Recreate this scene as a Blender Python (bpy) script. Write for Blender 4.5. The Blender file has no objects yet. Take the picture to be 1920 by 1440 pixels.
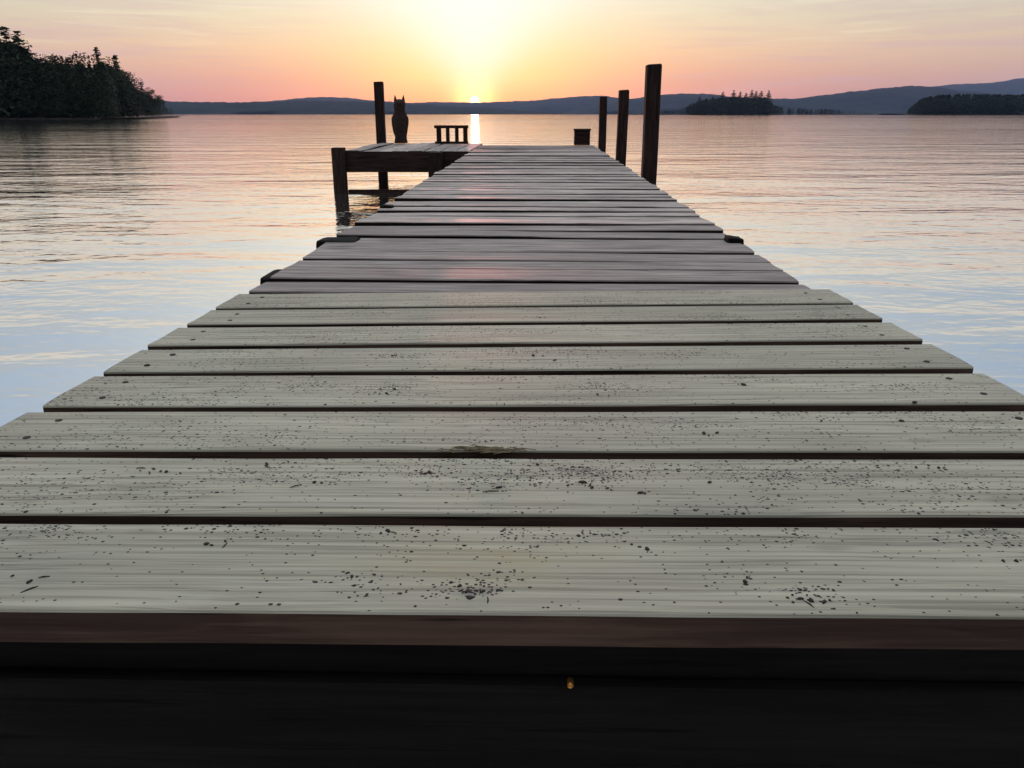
import bpy, bmesh, math, random
from mathutils import Vector, noise, Matrix
random.seed(7)
R = math.radians
scene = bpy.context.scene
COL = scene.collection

# ------------------------------------------------------------------ camera
EYE = 0.70                     # metres above the lake
F_PX = 1500.0                  # focal length for a 1920 px wide frame
PITCH = math.atan((720 - 214) / F_PX)
CP, SP = math.cos(PITCH), math.sin(PITCH)
cam_d = bpy.data.cameras.new('camera')
cam_d.sensor_width = 36.0
cam_d.lens = F_PX / 1920 * 36.0
cam_d.clip_start = 0.02
cam_d.clip_end = 40000
cam = bpy.data.objects.new('camera', cam_d)
COL.objects.link(cam)
cam.location = (0, 0, EYE)
cam.rotation_euler = (math.pi / 2 - PITCH, 0, 0)
scene.camera = cam
CAMP = Vector((0, 0, EYE))

def ray(px, py):
    """direction seen at a photograph pixel (used to survey the place)"""
    x = (px - 960) / F_PX
    y = (720 - py) / F_PX
    return Vector((x, CP + y * SP, -SP + y * CP))

def at_dist(px, py, d):
    r = ray(px, py)
    return CAMP + r * (d / r.y)

def on_plane(px, py, p0, n):
    r = ray(px, py)
    t = (p0 - CAMP).dot(n) / r.dot(n)
    return CAMP + r * t

# ------------------------------------------------------------------ helpers
def lin(r, g, b):
    f = lambda c: (c / 255 / 12.92) if c <= 10.3 else ((c / 255 + 0.055) / 1.055) ** 2.4
    return (f(r), f(g), f(b), 1)

def tag(o, label=None, cat=None, group=None, kind=None):
    if label: o['label'] = label
    if cat: o['category'] = cat
    if group: o['group'] = group
    if kind: o['kind'] = kind
    return o

def empty(name, loc):
    o = bpy.data.objects.new(name, None)
    COL.objects.link(o)
    o.location = loc
    o.empty_display_size = 0.1
    return o

def world_loc(o):
    v = Vector(o.location)
    while o.parent is not None:
        o = o.parent
        v += Vector(o.location)
    return v

class MB:
    """collects shapes, builds ONE mesh object"""
    def __init__(s):
        s.v = []; s.f = []; s.m = []; s.pl = []; s.rnd = []
    def add(s, verts, faces, mat=0, pl=None, rnd=0.0):
        b = len(s.v)
        s.v += [tuple(p) for p in verts]
        s.f += [tuple(b + i for i in f) for f in faces]
        s.m += ([mat] * len(faces)) if isinstance(mat, int) else list(mat)
        s.pl += [tuple(p) for p in (pl if pl is not None else verts)]
        s.rnd += [rnd] * len(verts)
    def box(s, c, size, rot=0.0, bevel=0.0, mat=0, rnd=0.0, taper=1.0, axis_y=None):
        """box centred at c with bevelled edges"""
        hx, hy, hz = size[0] / 2, size[1] / 2, size[2] / 2
        bm = bmesh.new()
        bmesh.ops.create_cube(bm, size=1.0)
        for v in bm.verts:
            k = taper if v.co.z > 0 else 1.0
            v.co = Vector((v.co.x * 2 * hx * k, v.co.y * 2 * hy * k, v.co.z * 2 * hz))
        if bevel > 0:
            bmesh.ops.bevel(bm, geom=bm.edges[:], offset=bevel, segments=2, affect='EDGES', profile=0.7)
        bm.verts.index_update()
        loc = [v.co.copy() for v in bm.verts]
        faces = [[v.index for v in f.verts] for f in bm.faces]
        bm.free()
        ca, sa = math.cos(rot), math.sin(rot)
        c = Vector(c)
        w = [c + Vector((p.x * ca - p.y * sa, p.x * sa + p.y * ca, p.z)) for p in loc]
        # grain along the longest side
        L = max(size)
        if L == size[0]: pl = [(p.x, p.y, p.z) for p in loc]
        elif L == size[1]: pl = [(p.y, p.x, p.z) for p in loc]
        else: pl = [(p.z, p.x, p.y) for p in loc]
        pl = [(a + rnd * 13.7, b_ + rnd * 5.1, c_ + rnd * 3.3) for a, b_, c_ in pl]
        s.add(w, faces, mat, pl, rnd)
    def tube(s, pts, radii, n=8, mat=0, cap=True, rnd=0.0):
        vs = []; fs = []
        for i, p in enumerate(pts):
            p = Vector(p)
            t = (Vector(pts[min(i + 1, len(pts) - 1)]) - Vector(pts[max(i - 1, 0)])).normalized()
            a = t.orthogonal().normalized(); b = t.cross(a)
            for k in range(n):
                an = 2 * math.pi * k / n
                vs.append(p + (a * math.cos(an) + b * math.sin(an)) * radii[i])
        for i in range(len(pts) - 1):
            for k in range(n):
                fs.append((i * n + k, i * n + (k + 1) % n, (i + 1) * n + (k + 1) % n, (i + 1) * n + k))
        if cap:
            fs.append(tuple(range(n))[::-1])
            fs.append(tuple((len(pts) - 1) * n + k for k in range(n)))
        s.add(vs, fs, mat, None, rnd)
    def build(s, name, mats, parent=None, origin=None, smooth=False):
        if origin is None: origin = world_loc(parent) if parent is not None else Vector((0, 0, 0))
        origin = Vector(origin)
        me = bpy.data.meshes.new(name)
        me.from_pydata([(p[0] - origin.x, p[1] - origin.y, p[2] - origin.z) for p in s.v], [], s.f)
        a = me.attributes.new('pl', 'FLOAT_VECTOR', 'POINT')
        a.data.foreach_set('vector', [c for p in s.pl for c in p])
        a = me.attributes.new('rnd', 'FLOAT', 'POINT')
        a.data.foreach_set('value', s.rnd)
        for m in (mats if isinstance(mats, (list, tuple)) else [mats]): me.materials.append(m)
        me.polygons.foreach_set('material_index', s.m)
        if smooth: me.polygons.foreach_set('use_smooth', [True] * len(s.f))
        me.update()
        o = bpy.data.objects.new(name, me)
        COL.objects.link(o)
        if parent is not None:
            o.parent = parent
            o.location = origin - world_loc(parent)
        else:
            o.location = origin
        return o

# ------------------------------------------------------------------ node helpers
def new_mat(name):
    m = bpy.data.materials.new(name); m.use_nodes = True
    nt = m.node_tree
    b = nt.nodes['Principled BSDF']
    return m, nt, b

class N:
    def __init__(s, nt): s.nt = nt
    def node(s, t, **kw):
        n = s.nt.nodes.new(t)
        for k, v in kw.items():
            if k.startswith('i_'):
                n.inputs[int(k[2:])].default_value = v
            else: setattr(n, k, v)
        return n
    def link(s, a, b): s.nt.links.new(a, b)
    def math(s, op, a, b=None, c=None, clamp=False):
        n = s.nt.nodes.new('ShaderNodeMath'); n.operation = op; n.use_clamp = clamp
        for i, x in enumerate((a, b, c)):
            if x is None: continue
            if isinstance(x, (int, float)): n.inputs[i].default_value = x
            else: s.link(x, n.inputs[i])
        return n.outputs[0]
    def mixc(s, fac, a, b, blend='MIX'):
        n = s.nt.nodes.new('ShaderNodeMix'); n.data_type = 'RGBA'; n.blend_type = blend; n.clamp_factor = True
        for sock, x in ((n.inputs[0], fac), (n.inputs[6], a), (n.inputs[7], b)):
            if isinstance(x, (int, float)): sock.default_value = x
            elif isinstance(x, tuple): sock.default_value = x
            else: s.link(x, sock)
        return n.outputs[2]
    def ramp(s, fac, stops, interp='LINEAR'):
        n = s.nt.nodes.new('ShaderNodeValToRGB'); n.color_ramp.interpolation = interp
        el = n.color_ramp.elements
        while len(el) < len(stops): el.new(0.5)
        for e, (p, c) in zip(el, stops):
            e.position = p; e.color = c if isinstance(c, tuple) else (c, c, c, 1)
        s.link(fac, n.inputs[0])
        return n.outputs[0]
    def noise(s, vec, scale, detail=4, rough=0.55, dist=0.0, dim='3D'):
        n = s.nt.nodes.new('ShaderNodeTexNoise'); n.noise_dimensions = dim
        n.inputs['Scale'].default_value = scale; n.inputs['Detail'].default_value = detail
        n.inputs['Roughness'].default_value = rough; n.inputs['Distortion'].default_value = dist
        if vec is not None: s.link(vec, n.inputs['Vector'])
        return n.outputs[0]
    def mapping(s, vec, scale=(1, 1, 1), loc=(0, 0, 0), rot=(0, 0, 0)):
        n = s.nt.nodes.new('ShaderNodeMapping')
        n.inputs['Scale'].default_value = scale; n.inputs['Location'].default_value = loc; n.inputs['Rotation'].default_value = rot
        s.link(vec, n.inputs[0])
        return n.outputs[0]
    def attr(s, name):
        n = s.nt.nodes.new('ShaderNodeAttribute'); n.attribute_name = name
        return n

# ------------------------------------------------------------------ deck planes
def slope_plane(vp, ref_px, ref_width, width=1.22):
    """a deck runs towards vanishing pixel vp; ref_px = (left, right, row) of one row across it"""
    d = ray(*vp).normalized()
    side = Vector((d.y, -d.x, 0)).normalized()
    up = side.cross(d).normalized()
    rl, rr = ray(ref_px[0], ref_px[2]), ray(ref_px[1], ref_px[2])
    # distance at which the row is `width` wide
    t = width / (rr - rl).length
    p = CAMP + (rl + rr) * 0.5 * t
    return p, d, side, up
W = 1.22
p1, d1, s1, u1 = slope_plane((995, 246), (458, 1562, 548), W)
p2, d2, s2, u2 = slope_plane((1009, 205), (460, 1535, 548), W)

def line_pt(l, r, plane_p, n, s_off, d):
    """point of the surveyed line l-r at sideways offset s_off from the deck's axis"""
    P = on_plane(*l, plane_p, n); Q = on_plane(*r, plane_p, n)
    side = Vector((d.y, -d.x, 0)).normalized()
    a = (P - plane_p).dot(side); b = (Q - plane_p).dot(side)
    t = (s_off - a) / (b - a)
    return P + (Q - P) * t

# ------------------------------------------------------------------ wood
def wood(name, light, dark, grain=1.0, streak=0.6, specks=0.0, clusters=(), rough=0.75, tint_var=0.12, stain=None, bump=0.25, spec=0.3, speck_col=(0.008, 0.007, 0.009, 1)):
    m, nt, b = new_mat(name)
    n = N(nt)
    pl = n.attr('pl').outputs['Vector']
    rnd = n.attr('rnd').outputs['Fac']
    raw = pl
    wn = n.math('SUBTRACT', n.noise(n.mapping(pl, (2.2, 7, 7), (1.3, 4, 0)), 1.0, 2, 0.5), 0.5)
    cmb = nt.nodes.new('ShaderNodeCombineXYZ'); n.link(n.math('MULTIPLY', wn, 0.022), cmb.inputs[1]); n.link(n.math('MULTIPLY', wn, 0.03), cmb.inputs[2])
    va = nt.nodes.new('ShaderNodeVectorMath'); va.operation = 'ADD'; n.link(pl, va.inputs[0]); n.link(cmb.outputs[0], va.inputs[1])
    pl = va.outputs[0]; raw0 = pl
    # growth rings: long stretched noise, warped
    g1 = n.noise(n.mapping(pl, (0.9, 26, 26)), 1.0, 5, 0.6, 0.6)
    g2 = n.noise(n.mapping(pl, (2.2, 170, 170)), 1.0, 4, 0.65)
    g3 = n.noise(n.mapping(pl, (3.0, 5.0, 5.0)), 1.0, 3, 0.5)
    wv = nt.nodes.new('ShaderNodeTexWave'); wv.wave_type = 'BANDS'; wv.bands_direction = 'Y'
    wv.inputs['Scale'].default_value = 26; wv.inputs['Distortion'].default_value = 9; wv.inputs['Detail'].default_value = 3
    wv.inputs['Detail Scale'].default_value = 0.5
    n.link(n.mapping(pl, (0.10, 1, 1)), wv.inputs['Vector'])
    g4 = n.noise(n.mapping(pl, (4.5, 420, 420), (1.7, 0, 0)), 1.0, 3, 0.6)
    t = n.math('ADD', n.math('MULTIPLY', g1, 0.26), n.math('MULTIPLY', g2, 0.40))
    t = n.math('ADD', t, n.math('MULTIPLY', g4, 0.22))
    t = n.math('ADD', t, n.math('MULTIPLY', wv.outputs['Fac'], 0.05 * grain))
    t = n.math('ADD', t, n.math('MULTIPLY', g3, 0.16))
    col = n.ramp(t, [(0.40, dark), (0.52, tuple(0.45 * d + 0.55 * l for d, l in zip(dark, light))), (0.64, light)])
    pl = raw
    # per-board tone
    k = n.math('ADD', n.math('MULTIPLY', rnd, 2 * tint_var), 1 - tint_var)
    col = n.mixc(1.0, col, n_comb(n, k), 'MULTIPLY')
    if specks > 0:
        gl = n.noise(n.mapping(raw0, (1.6, 240, 240), (8, 2, 0)), 1.0, 3, 0.55)
        col = n.mixc(n.math('MULTIPLY', n.ramp(gl, [(0.54, 0.0), (0.62, 1.0)]), 0.50), col, (0.125, 0.112, 0.085, 1))
        gh = n.noise(n.mapping(raw0, (2.0, 300, 300), (1, 7, 0)), 1.0, 2, 0.55)
        col = n.mixc(n.math('MULTIPLY', n.ramp(gh, [(0.58, 0.0), (0.68, 1.0)]), 0.35), col, (0.52, 0.50, 0.42, 1))
    if stain:
        sq = nt.nodes.new('ShaderNodeSeparateXYZ'); n.link(pl, sq.inputs[0])
        st = n.noise(n.mapping(pl, (9, 22, 1)), 1.0, 3, 0.6)
        ax = n.math('DIVIDE', n.math('SUBTRACT', sq.outputs[0], stain[1]), 0.085); ay = n.math('DIVIDE', n.math('SUBTRACT', sq.outputs[1], stain[2]), 0.035)
        e_ = n.math('POWER', 2.71828, n.math('MULTIPLY', n.math('ADD', n.math('MULTIPLY', ax, ax), n.math('MULTIPLY', ay, ay)), -1.0))
        e_ = n.math('MULTIPLY', e_, n.ramp(st, [(0.35, 0.1), (0.6, 1.0)]))
        col = n.mixc(n.math('MULTIPLY', e_, 0.45), col, stain[0])
        # faint large tonal patches
        pt = n.noise(n.mapping(pl, (3.0, 5.0, 1), (2.0, 6, 0)), 1.0, 3, 0.5)
        col = n.mixc(n.math('MULTIPLY', n.ramp(pt, [(0.45, 0.0), (0.7, 1.0)]), 0.28), col, (0.20, 0.185, 0.17, 1))
    hsum = t
    if specks > 0:
        clus = n.noise(n.mapping(pl, (5.0, 9.0, 1)), 1.0, 3, 0.6)
        clus2 = n.noise(n.mapping(pl, (1.6, 3.0, 1), (4.2, 1.1, 0)), 1.0, 2, 0.5)
        dens = n.math('MULTIPLY', n.ramp(clus, [(0.45, 0.0), (0.74, 0.60)]), n.ramp(clus2, [(0.42, 0.05), (0.62, 1.0)]))
        sx_ = nt.nodes.new('ShaderNodeSeparateXYZ'); n.link(pl, sx_.inputs[0])
        wx = n.math('ADD', sx_.outputs[0], n.math('MULTIPLY', n.math('SUBTRACT', n.noise(n.mapping(pl, (18, 30, 1)), 1.0, 3, 0.6), 0.5), 0.09))
        wyy = n.math('ADD', sx_.outputs[1], n.math('MULTIPLY', n.math('SUBTRACT', n.noise(n.mapping(pl, (14, 34, 1), (7, 2, 0)), 1.0, 3, 0.6), 0.5), 0.06))
        for (cx, cy_, rx, ry, amt) in clusters:
            ax = n.math('DIVIDE', n.math('SUBTRACT', wx, cx), rx); ay = n.math('DIVIDE', n.math('SUBTRACT', wyy, cy_), ry)
            q = n.math('MULTIPLY', n.math('POWER', 2.71828, n.math('MULTIPLY', n.math('ADD', n.math('MULTIPLY', ax, ax), n.math('MULTIPLY', ay, ay)), -1.0)), amt)
            dens = n.math('MAXIMUM', dens, q)
        tot = None
        for sc, r0, r1, lo in ((380, 0.34, 0.24, 0.0), (200, 0.20, 0.24, -0.05), (70, 0.06, 0.09, -0.08)):
            v = nt.nodes.new('ShaderNodeTexVoronoi'); v.feature = 'F1'; v.voronoi_dimensions = '2D'
            v.inputs['Scale'].default_value = sc; v.inputs['Randomness'].default_value = 1.0
            wob = n.noise(pl, sc * 1.7, 2, 0.5)
            n.link(n.mapping(pl, (0.85, 1, 1), (sc * 0.1, 0, 0)), v.inputs['Vector'])
            sep = nt.nodes.new('ShaderNodeSeparateColor'); n.link(v.outputs['Color'], sep.inputs[0])
            # a speck exists in a cell when its random number is under the local density
            ex = n.math('LESS_THAN', sep.outputs[0], n.math('ADD', n.math('MULTIPLY', dens, 0.62 * specks), 0.022 + lo * 0.18))
            rad = n.math('ADD', r0 * 0.6, n.math('MULTIPLY', sep.outputs[1], r1))
            dd = n.math('ADD', v.outputs['Distance'], n.math('MULTIPLY', n.math('SUBTRACT', wob, 0.5), 0.25))
            ins = n.math('MULTIPLY', n.math('LESS_THAN', dd, rad), ex)
            tot = ins if tot is None else n.math('MAXIMUM', tot, ins)
        tot = n.math('MULTIPLY', tot, n.math('GREATER_THAN', sx_.outputs[2], -0.0006))
        # grime between the specks
        gr = n.noise(n.mapping(pl, (24, 60, 1)), 1.0, 4, 0.7)
        grim = n.math('MULTIPLY', n.ramp(gr, [(0.5, 0.0), (0.66, 1.0)]), n.math('MULTIPLY', dens, 0.6))
        col = n.mixc(grim, col, (0.10, 0.09, 0.105, 1))
        # checks: thin dark cracks along the grain
        ck = n.noise(n.mapping(pl, (7, 210, 1), (3, 0, 0)), 1.0, 2, 0.5)
        col = n.mixc(n.math('MULTIPLY', n.ramp(ck, [(0.70, 0.0), (0.76, 1.0)]), 0.75), col, (0.05, 0.045, 0.04, 1))
        col = n.mixc(n.math('MULTIPLY', tot, 0.97), col, speck_col)
        # knots
        kv = nt.nodes.new('ShaderNodeTexVoronoi'); kv.feature = 'F1'; kv.voronoi_dimensions = '2D'; kv.inputs['Scale'].default_value = 4.2
        n.link(n.mapping(pl, (0.55, 1.5, 1)), kv.inputs['Vector'])
        kd = n.math('ADD', kv.outputs['Distance'], n.math('MULTIPLY', n.math('SUBTRACT', g1, 0.5), 0.10))
        col = n.mixc(n.math('MULTIPLY', n.ramp(kd, [(0.015, 1.0), (0.045, 0.0)]), 0.22), col, (0.10, 0.075, 0.05, 1))
        hsum = n.math('ADD', n.math('MULTIPLY', t, 1.0), n.math('MULTIPLY', tot, 0.35))
    else:
        st2 = n.noise(n.mapping(pl, (4.5, 60, 60), (5, 0, 0)), 1.0, 4, 0.6, 0.4)
        col = n.mixc(n.math('MULTIPLY', n.ramp(st2, [(0.42, 1.0), (0.60, 0.0)]), streak), col, tuple(0.55 * d for d in dark[:3]) + (1,))
        ck = n.noise(n.mapping(pl, (4.0, 85, 85), (3, 0, 0)), 1.0, 3, 0.6)
        col = n.mixc(n.math('MULTIPLY', n.ramp(ck, [(0.58, 0.0), (0.66, 1.0)]), 0.85), col, tuple(0.25 * d for d in dark[:3]) + (1,))
        blot = n.noise(n.mapping(pl, (2.5, 5, 5), (9, 3, 0)), 1.0, 4, 0.6)
        col = n.mixc(n.math('MULTIPLY', n.ramp(blot, [(0.45, 0.0), (0.68, 1.0)]), 0.45), col, tuple(0.8 * d for d in dark[:3]) + (1,))
        hsum = n.math('SUBTRACT', t, n.math('MULTIPLY', n.ramp(ck, [(0.58, 0.0), (0.66, 1.0)]), 0.8))
    n.link(col, b.inputs['Base Color'])
    b.inputs['Roughness'].default_value = rough
    b.inputs['Specular IOR Level'].default_value = spec
    bp = nt.nodes.new('ShaderNodeBump'); bp.inputs['Strength'].default_value = bump; bp.inputs['Distance'].default_value = 0.004
    n.link(hsum, bp.inputs['Height']); n.link(bp.outputs[0], b.inputs['Normal'])
    return m

def n_comb(n, k):
    c = n.nt.nodes.new('ShaderNodeCombineColor')
    for i in range(3): n.link(k, c.inputs[i])
    return c.outputs[0]

M = {}
ROWS = [  # surveyed top edges of the near boards: front left, front right, back left, back right
    ((0, 1143), (1920, 1157), (0, 981), (1920, 990)),
    ((0, 961), (1920, 965), (0, 856), (1920, 860)),
    ((0, 842), (1920, 843.5), (0, 771), (1920, 769)),
    ((70, 760), (1920, 755), (190, 704), (1840, 699)),
    ((198, 696), (1838, 687), (270, 654), (1760, 644)),
    ((282, 648), (1743, 637), (345, 615), (1680, 605)),
    ((345, 608.5), (1670, 598), (402, 582), (1610, 572)),
    ((402, 576), (1605, 567), (462, 550.5), (1566, 542)),
]
_rr = random.Random(5)
BOARD_RND = [_rr.random() for _ in ROWS]
def board_pl(i, px, py):
    P = on_plane(px, py, p1, u1)
    A = line_pt(ROWS[i][0], ROWS[i][1], p1, u1, -W / 2, d1)
    return ((P - p1).dot(s1) + W / 2 + i * 2.37, (P - A).dot(d1) + BOARD_RND[i] * 7.7 + (i + 1) * 0.31)
CL = []
for (i, px, py, rx, ry, amt) in [
    (0, 880, 1108, .022, .013, 1), (0, 985, 1012, .014, .016, .8), (0, 1062, 1018, .012, .008, .7), (0, 1140, 1010, .026, .010, .7), (0, 1500, 1022, .03, .012, .4), (0, 1370, 1085, .03, .01, .35), (0, 90, 1000, .04, .014, .5), (0, 1520, 1126, .026, .006, .8), (0, 705, 1108, .03, .014, .4), (0, 1880, 1020, .03, .02, .5),
    (1, 960, 905, .045, .022, .9), (1, 1100, 895, .055, .02, 1), (1, 930, 866, .10, .007, .9), (1, 800, 890, .04, .02, .6), (1, 560, 896, .07, .014, .65), (1, 450, 900, .03, .016, .4), (1, 1330, 888, .05, .012, .45), (1, 1450, 905, .06, .02, .5), (1, 1590, 915, .05, .02, .6), (1, 1820, 930, .07, .02, .4), (1, 90, 905, .05, .02, .3),
    (2, 1690, 787, .06, .012, .7), (2, 1500, 790, .05, .012, .5), (2, 1340, 812, .06, .008, .5), (2, 1110, 800, .12, .018, .4), (2, 330, 800, .05, .016, .3), (2, 900, 835, .10, .006, .5),
    (3, 1140, 735, .05, .02, .6), (3, 720, 733, .04, .014, .6), (3, 575, 725, .05, .014, .5), (3, 1390, 720, .05, .008, .5), (3, 1720, 742, .08, .016, .45), (3, 1000, 715, .10, .01, .4),
    (4, 1020, 668, .09, .018, .75), (4, 735, 672, .04, .016, .6), (4, 1290, 676, .06, .014, .45),
    (5, 980, 630, .10, .012, .4), (5, 1490, 625, .06, .012, .5), (6, 700, 592, .08, .012, .35), (6, 1000, 588, .1, .012, .3), (7, 1340, 560, .14, .012, .4), (7, 900, 560, .12, .01, .3)]:
    cx, cy_ = board_pl(i, px, py)
    CL.append((cx, cy_, rx, ry, amt))
ST = board_pl(0, 930, 1060)
M['new'] = wood('pale_board', (0.475, 0.440, 0.342, 1), (0.200, 0.182, 0.140, 1), specks=1.0, clusters=CL, rough=0.72, tint_var=0.07, stain=((0.36, 0.29, 0.13, 1), ST[0], ST[1]), bump=0.3, spec=0.25)
M['new_edge'] = wood('board_edge', (0.125, 0.072, 0.050, 1), (0.040, 0.022, 0.016, 1), rough=0.85, bump=0.3, spec=.2)  # brown of the sawn sides, with the front faces' shade put into the colour
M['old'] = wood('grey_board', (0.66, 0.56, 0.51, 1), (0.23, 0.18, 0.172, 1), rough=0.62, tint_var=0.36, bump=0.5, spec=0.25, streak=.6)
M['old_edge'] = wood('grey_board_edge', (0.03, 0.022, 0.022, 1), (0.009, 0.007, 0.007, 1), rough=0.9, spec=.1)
M['beam'] = wood('dark_beam', (0.070, 0.038, 0.030, 1), (0.022, 0.012, 0.010, 1), rough=0.85, spec=.15)
M['post'] = wood('dark_post', (0.060, 0.034, 0.028, 1), (0.018, 0.010, 0.009, 1), rough=0.85, bump=0.6, spec=.15)
M['shade_black'] = wood('shade_black_wood', (0.013, 0.0105, 0.009, 1), (0.004, 0.0035, 0.0035, 1), rough=0.8, spec=0.12)  # ramp end's shade put into a near-black base colour; also used on piles

def simple(name, col, rough=0.8, spec=0.3, metal=0.0, var=0.0, vscale=20):
    m, nt, b = new_mat(name); n = N(nt)
    if var:
        tc = nt.nodes.new('ShaderNodeTexCoord')
        x = n.noise(tc.outputs['Object'], vscale, 4)
        c = n.ramp(x, [(0.3, tuple(c * (1 - var) for c in col[:3]) + (1,)), (0.7, tuple(c * (1 + var) for c in col[:3]) + (1,))])
        n.link(c, b.inputs['Base Color'])
    else: b.inputs['Base Color'].default_value = col
    b.inputs['Roughness'].default_value = rough; b.inputs['Specular IOR Level'].default_value = spec; b.inputs['Metallic'].default_value = metal
    return m
M['nail'] = simple('rusty_nail', (0.03, 0.022, 0.02, 1), 0.7, var=0.4, vscale=300)
M['brass'] = simple('brass', (0.62, 0.30, 0.07, 1), 0.5, metal=1.0, var=0.1)
M['needle'] = simple('dry_needles', (0.20, 0.155, 0.095, 1), 0.9, var=0.5, vscale=60)
M['owl'] = simple('owl_brown', (0.035, 0.02, 0.016, 1), 0.8, var=0.5, vscale=40)
M['bark'] = simple('bark', (0.06, 0.045, 0.035, 1), 0.9, var=0.4, vscale=3)
M['soil'] = simple('shore_soil', (0.016, 0.014, 0.011, 1), 0.95, var=0.4, vscale=0.4)

def leaf_mat(name, a, b_):
    m, nt, b = new_mat(name); n = N(nt)
    tc = nt.nodes.new('ShaderNodeTexCoord')
    x = n.noise(tc.outputs['Object'], 0.9, 4)
    n.link(n.ramp(x, [(0.3, a), (0.7, b_)]), b.inputs['Base Color'])
    b.inputs['Roughness'].default_value = 0.8; b.inputs['Specular IOR Level'].default_value = 0.15
    return m
M['pine'] = leaf_mat('pine_needles', (0.018, 0.028, 0.020, 1), (0.036, 0.052, 0.034, 1))
M['leaf'] = leaf_mat('dark_leaves', (0.018, 0.028, 0.020, 1), (0.042, 0.058, 0.034, 1))

def plank(mb, A, B, C, D, th, rnd, nseg=40, r=0.003, wav=0.0012, cup=0.0, heave=0.0008, seed=0, up=Vector((0, 0, 1)), tops=0, sides=1, offs=None):
    """one board: A front-left, B front-right, C back-right, D back-left of its top face"""
    L = (B - A).length; wd = (D - A).length
    prof = [(0.0, -th), (0.0, -r * 1.2), (r * 0.35, -r * 0.35), (r * 1.2, 0.0)]
    k = 6
    for i in range(1, k): prof.append((wd * i / k, 0.0))
    prof += [(wd - r * 1.2, 0.0), (wd - r * 0.35, -r * 0.35), (wd, -r * 1.2), (wd, -th)]
    n = len(prof)
    vs = []; pls = []
    ox = offs if offs is not None else rnd * 17.3
    for i in range(nseg + 1):
        u = i / nseg
        f = A.lerp(B, u); bk = D.lerp(C, u)
        ax = (bk - f).normalized()
        w_ = (bk - f).length
        ef = noise.noise(Vector((u * 7, seed * 3.1, 0.3))) * wav
        eb = noise.noise(Vector((u * 7, seed * 3.1, 9.3))) * wav
        hz = noise.noise(Vector((u * 3, seed * 5.7, 4.4))) * heave
        er = r * 0.0
        for (v, z) in prof:
            q = v / wd
            pos = f + ax * (q * w_ + ef * (1 - q) + eb * q) + up * (z + hz + cup * (2 * q - 1) ** 2)
            if i in (0, nseg): # slightly rough-sawn ends
                pos = pos + (B - A).normalized() * noise.noise(Vector((q * 4, seed, i))) * 0.0025
            vs.append(pos)
            pls.append((u * L + ox, v + rnd * 7.7 + seed * 0.31, z))
    fs = []; ms = []
    for i in range(nseg):
        for j in range(n):
            j2 = (j + 1) % n
            fs.append((i * n + j, (i + 1) * n + j, (i + 1) * n + j2, i * n + j2))
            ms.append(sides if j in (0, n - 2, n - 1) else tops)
    fs.append(tuple(range(n))[::-1] if False else tuple(range(n))); ms.append(sides)
    fs.append(tuple(nseg * n + j for j in range(n))[::-1]); ms.append(sides)
    fs = [tuple(reversed(f)) for f in fs]
    mb.add(vs, fs, ms, pls, rnd)

# ------------------------------------------------------------------ near ramp section: nine pale boards
rows = ROWS
ramp = empty('dock_ramp', Vector((on_plane(1000, 760, p1, u1).x, on_plane(1000, 760, p1, u1).y, 0)))
tag(ramp, 'near dock section of pale greenish boards with dark specks, closest to the viewer', 'dock section', 'dock sections')
mb = MB()
HW = W / 2
ramp_pts = []
for i, (fl, fr, bl, br) in enumerate(rows):
    e1 = random.uniform(-.004, .004); e2 = random.uniform(-.004, .004)
    A = line_pt(fl, fr, p1, u1, -HW + e1, d1); B = line_pt(fl, fr, p1, u1, HW + e2, d1)
    C = line_pt(bl, br, p1, u1, HW + e2, d1); D = line_pt(bl, br, p1, u1, -HW + e1, d1)
    ramp_pts.append((A, B, C, D))
    plank(mb, A, B, C, D, 0.027, BOARD_RND[i], nseg=60, r=0.0022, seed=i + 1, cup=random.uniform(-.0008, .0012), offs=i * 2.37, up=u1)
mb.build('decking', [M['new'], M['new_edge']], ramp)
# frame under the boards
A0, B0, C0, D0 = ramp_pts[0]
A8, B8, C8, D8 = ramp_pts[-1]
ang = math.atan2(-d1.x, d1.y)
ln = (D8 - A0).length
for nm, q in (('stringer', 0.035), ('stringer', 0.5), ('stringer', 0.965)):
    m_ = MB()
    f = A0.lerp(B0, q) + d1 * 0.06; b_ = D8.lerp(C8, q) - d1 * 0.03
    c = (f + b_) / 2 + Vector((0, 0, -0.0275 - 0.0725))
    m_.box(c, (0.04, (b_ - f).length, 0.14), ang, 0.003, rnd=random.random())
    m_.build(nm, M['beam'], ramp)
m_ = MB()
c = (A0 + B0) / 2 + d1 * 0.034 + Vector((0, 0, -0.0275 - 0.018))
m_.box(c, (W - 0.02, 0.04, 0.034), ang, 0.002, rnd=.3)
m_.build('ledger', M['shade_black'], ramp)
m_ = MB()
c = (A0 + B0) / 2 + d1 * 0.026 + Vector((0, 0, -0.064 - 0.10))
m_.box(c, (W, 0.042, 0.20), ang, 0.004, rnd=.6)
m_.build('end_beam', M['shade_black'], ramp)
# brass screw in the end beam
sp = on_plane(1069, 1282, c - Vector((d1.x, d1.y, 0)).normalized() * 0.021, Vector((-d1.x, -d1.y, 0)).normalized())
m_ = MB()
m_.tube([sp + d1 * 0.004, sp - d1 * 0.0022, sp - d1 * 0.0034], [0.0025, 0.0025, 0.0014], 6)
tag(m_.build('screw_head', M['brass'], ramp, smooth=True), 'small bright brass screw head')
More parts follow.
